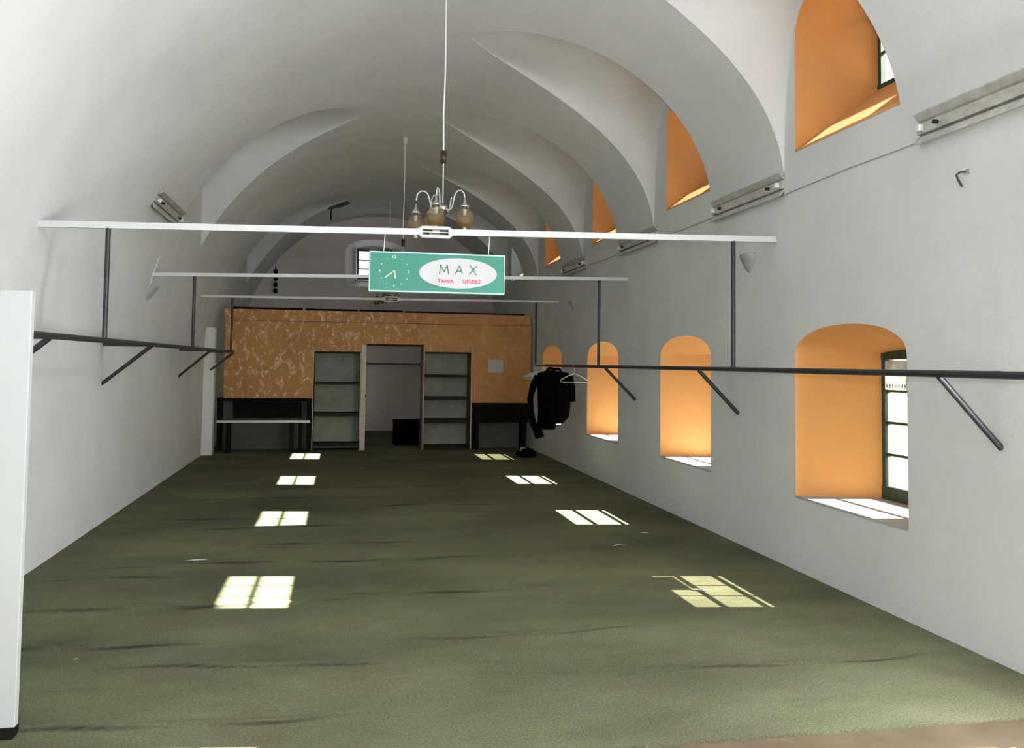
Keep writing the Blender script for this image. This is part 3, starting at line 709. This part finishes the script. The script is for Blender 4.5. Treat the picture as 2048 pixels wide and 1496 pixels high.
# ------------------------------------------------------------------ shield-shaped wall lights
def sconce(loc, rot, label):
    t = thing('wall_light', label, 'wall light', loc, 'shield-shaped wall lights')
    v = []; n = 14; rows = 8
    for i in range(rows+1):
        s = i/rows; w = .135*math.cos(s*PI/2)**.75 if s < 1 else 0; z = .09-.18*s
        dpt = .085*(1-s)**.8
        for k in range(n+1):
            a = PI*k/n; v.append((-dpt*math.sin(a), -w*math.cos(a), z))
    m = n+1
    o = MB().add(v, [(i*m+k, i*m+k+1, (i+1)*m+k+1, (i+1)*m+k) for i in range(rows) for k in range(n)], 0, True).build('shade', M['grey_shade'], t, off=Vector((0, 0, 0)))
    sm = o.modifiers.new('thickness', 'SOLIDIFY'); sm.thickness = .004
    MB().box(-.02, 0, -.04, .04, -.03, .05).build('back_plate', M['white'], t, off=Vector((0, 0, 0)))
    t.rotation_euler.z = rot; return t
s0 = sconce((XR, 7.70, 2.665), 0, 'grey shield-shaped wall light beside the nearest rail upright on the right')
s1 = dup(s0, (XR, 14.08, 2.65), 'small grey shield-shaped wall light far along the right wall')
s2 = dup(s0, (onleft(2.49)-.006, 11.33, 2.49), 'grey shield-shaped wall light on the left wall below a white cable', PI); s2.scale.x = 1.7

hk = thing('wall_hook', 'small bent dark hook high on the right wall', 'hook', (XR, 4.78, 2.9))
MB().tube([(XR+.01, 4.74, 2.915), (XR-.03, 4.77, 2.918), (XR-.045, 4.79, 2.90), (XR-.03, 4.79, 2.87), (XR-.008, 4.785, 2.83)], .007, 8).build('wire', M['black_metal'], hk)
MB().box(XR-.008, XR, 4.72, 4.76, 2.90, 2.93).build('plate', M['grey_shade'], hk)

# broken ceiling fitting and string of balls at the far end
bf = thing('broken_lamp_mount', 'dark broken lamp mount with a dangling wire on the far vault', 'lamp mount', (-.17, 19.6, barrel(-.17)))
MB().add([(-.30, 19.45, barrel(-.3)-.005), (.08, 19.35, barrel(.08)-.02), (.16, 19.7, barrel(.16)-.01), (-.06, 19.85, barrel(-.06)-.03), (-.34, 19.7, barrel(-.34)-.01),
          (-.22, 19.5, barrel(-.22)-.07), (.0, 19.55, barrel(0)-.06)], [(0, 1, 6, 5), (1, 2, 3, 6), (3, 4, 5, 6), (4, 0, 5), (0, 4, 3, 2, 1)]).build('plate', M['grey_panel'], bf)
MB().tube([(-.25, 19.55, barrel(-.25)-.03), (-.27, 19.56, barrel(-.27)-.16), (-.255, 19.57, barrel(-.25)-.30)], .014, 8).build('wire', M['black'], bf)
bd = thing('ball_string', 'dark string of four small balls hanging before the end wall', 'hanging string', (-1.555, 21.7, 3.9))
MB().tube([(-1.56, 21.7, barrel(-1.56)), (-1.555, 21.7, 3.36)], .008, 6).build('cord', M['black'], bd)
for z in (3.82, 3.66, 3.50, 3.36): MB().lathe([(0, .065), (.035, .05), (.055, .01), (.05, -.03), (.03, -.055), (0, -.06)], (-1.555, 21.7, z), 14).build('ball', M['black'], bd)

# ------------------------------------------------------------------ hangers and clothes on the right rail
RX, RZ = 3.38, 1.668
def hanger(loc, rot, label):
    t = thing('coat_hanger', label, 'hanger', loc, 'white coat hangers on the right rail')
    hook = [(0, 0, .0)]
    hook = [(.0+.024*math.cos(a), 0, .0+.024*math.sin(a)) for a in [math.radians(d) for d in (-160, 160, 110, 60, 10, -40, -80)]]+[(0, 0, -.06), (0, 0, -.115)]
    MB().tube(hook, .0035, 6).build('hook', M['white_metal'], t, off=Vector((0, 0, 0)))
    body = [(0, 0, -.11), (-.10, 0, -.15), (-.19, 0, -.195), (-.215, 0, -.215), (-.205, 0, -.232), (-.16, 0, -.236), (.16, 0, -.236), (.205, 0, -.232), (.215, 0, -.215), (.19, 0, -.195), (.10, 0, -.15), (0, 0, -.11)]
    MB().tube(body, .006, 8).build('body', M['white_metal'], t, off=Vector((0, 0, 0)))
    for s in (-1, 1): MB().tube([(s*.15, 0, -.236), (s*.15, 0, -.256)], .005, 6).build('notch', M['white_metal'], t, off=Vector((0, 0, 0)))
    t.rotation_euler.z = rot; return t
hg = hanger((RX, 12.55, RZ), .08, 'single empty white coat hanger in front of the black clothes')
hl = ['empty white coat hanger nearest the black clothes, in the bunched cluster']
for i in range(8):
    lab = ['empty white coat hanger at the front of the bunch beside the black clothes', 'empty white hanger in the bunch at the rail end'][0 if i == 0 else 1]
    dup(hg, (RX, 14.42+.11*i, RZ), lab, -.30+random.uniform(-.22, .22))

def ring(cx, cy, z, rx, ry, n=18, wob=0, ph=0):
    return [(cx+rx*math.cos(2*PI*k/n)*(1+wob*math.sin(5*2*PI*k/n+ph)), cy+ry*math.sin(2*PI*k/n)*(1+wob*math.sin(4*2*PI*k/n+ph)), z) for k in range(n)]
def garment(name, label, y, torso, sleeves, loc):
    t = thing(name, label, 'jacket', loc, None)
    MB().loft([ring(cx, y, z, rx, ry, 20, .05 if i > 1 else 0, i) for i, (cx, z, rx, ry) in enumerate(torso)]).build('body', M['cloth'], t)
    for s in sleeves: MB().tube([(a, y+dy, z) for a, dy, z, r in s], [q[3] for q in s], 12).build('sleeve', M['cloth'], t)
    c0x, c0z = torso[0][0], torso[0][1]
    MB().tube([(c0x-.07, y, c0z-.02), (c0x-.04, y-.03, c0z+.03), (c0x+.04, y-.03, c0z+.03), (c0x+.07, y, c0z-.02)], .022, 10).build('collar', M['cloth'], t)
    MB().tube([(RX+.02*math.cos(a), y, RZ+.024+.024*math.sin(a)-.02) for a in [math.radians(d) for d in (-170, 150, 90, 30, -30)]]+[(lerp(RX, c0x, .5), y, RZ-.06), (c0x, y, c0z)], .0035, 6).build('hanger_hook', M['black_metal'], t)
garment('jacket', 'black jacket with short wide sleeve hanging nearest on the right rail', 13.05,
        [(3.24, 1.585, .06, .05), (3.25, 1.555, .19, .07), (3.25, 1.50, .235, .085), (3.24, 1.30, .225, .10), (3.24, 1.05, .215, .11), (3.25, .90, .20, .11), (3.20, .795, .15, .10)],
        [[(3.43, 0, 1.50, .07), (3.465, .0, 1.33, .072), (3.475, 0, 1.125, .07)], [(3.06, 0, 1.48, .06), (3.05, .02, 1.25, .055), (3.09, .0, 1.0, .05)]], (3.24, 13.05, .8))
garment('jacket', 'longer black coat hanging behind the jacket, one sleeve dangling low', 13.5,
        [(3.25, 1.59, .06, .05), (3.24, 1.55, .19, .07), (3.23, 1.48, .22, .08), (3.22, 1.25, .175, .10), (3.22, 1.0, .155, .11), (3.21, .80, .15, .11), (3.20, .67, .14, .10)],
        [[(3.05, 0, 1.50, .055), (2.98, 0, 1.35, .052), (2.93, 0, 1.15, .048), (2.945, 0, .95, .046), (2.98, 0, .77, .052), (3.06, 0, .64, .07), (3.09, 0, .545, .075)], [(3.41, 0, 1.48, .05), (3.42, 0, 1.2, .05), (3.40, 0, .95, .045)]], (3.22, 13.5, .6))

# black bag on the floor by the right wall
bg_ = thing('bag', 'small slumped black bag on the carpet near the right counter', 'bag', (3.36, 15.75, 0))
MB().loft([ring(3.36, 15.75, z, rx, ry, 16, .10, z*9) for z, rx, ry in ((.0, .17, .12), (.05, .19, .14), (.10, .16, .12), (.145, .09, .06), (.16, .03, .02))]).build('body', M['cloth'], bg_)
MB().tube([(3.24, 15.70, .12), (3.25, 15.66, .17), (3.30, 15.66, .175), (3.33, 15.68, .15)], .012, 8).build('handle', M['paper'], bg_)

# ------------------------------------------------------------------ white panel at the left edge
pn = thing('white_panel', 'tall plain white board standing on a black plinth at the left edge', 'panel', (-1.85, 4.40, 0))
MB().box(-2.34, -1.392, 4.375, 4.42, .045, 2.005).build('board', M['panel'], pn, bevel=.003)
MB().box(-2.33, -1.395, 4.36, 4.44, 0, .045).build('plinth', M['black'], pn)
MB().tube([(-1.53, 4.37, 1.985), (-1.53, 4.36, 1.985)], .006, 8).build('screw', M['black'], pn)

# scraps on the carpet
def scrap(x, y, s, rot, label, mat):
    c, n = math.cos(rot)*s, math.sin(rot)*s
    tag(MB().add([(x-c, y-n, .004), (x+n*.3, y-c*.3, .010), (x+c, y+n, .005), (x-n*.3, y+c*.3, .012)], [(0, 1, 2, 3), (3, 2, 1, 0)] if False else [(0, 1, 2, 3)]).build('scrap', mat), label, 'scrap', 'scraps on the carpet')
scrap(-1.42, 5.42, .018, .3, 'tiny white scrap on the carpet near the white panel', M['white'])
scrap(2.6, 8.0, .07, .1, 'thin pale scrap on the carpet near the right wall', M['paper'])
scrap(3.05, 8.55, .05, -.5, 'pale scrap on the carpet under the second lower window', M['paper'])
scrap(2.70, 6.35, .08, -.5, 'curled pale thread on the carpet in front of the nearest window', M['paper'])
scrap(-1.15, 7.9, .10, .05, 'long pale scrap on the carpet in the left half of the hall', M['paper'])
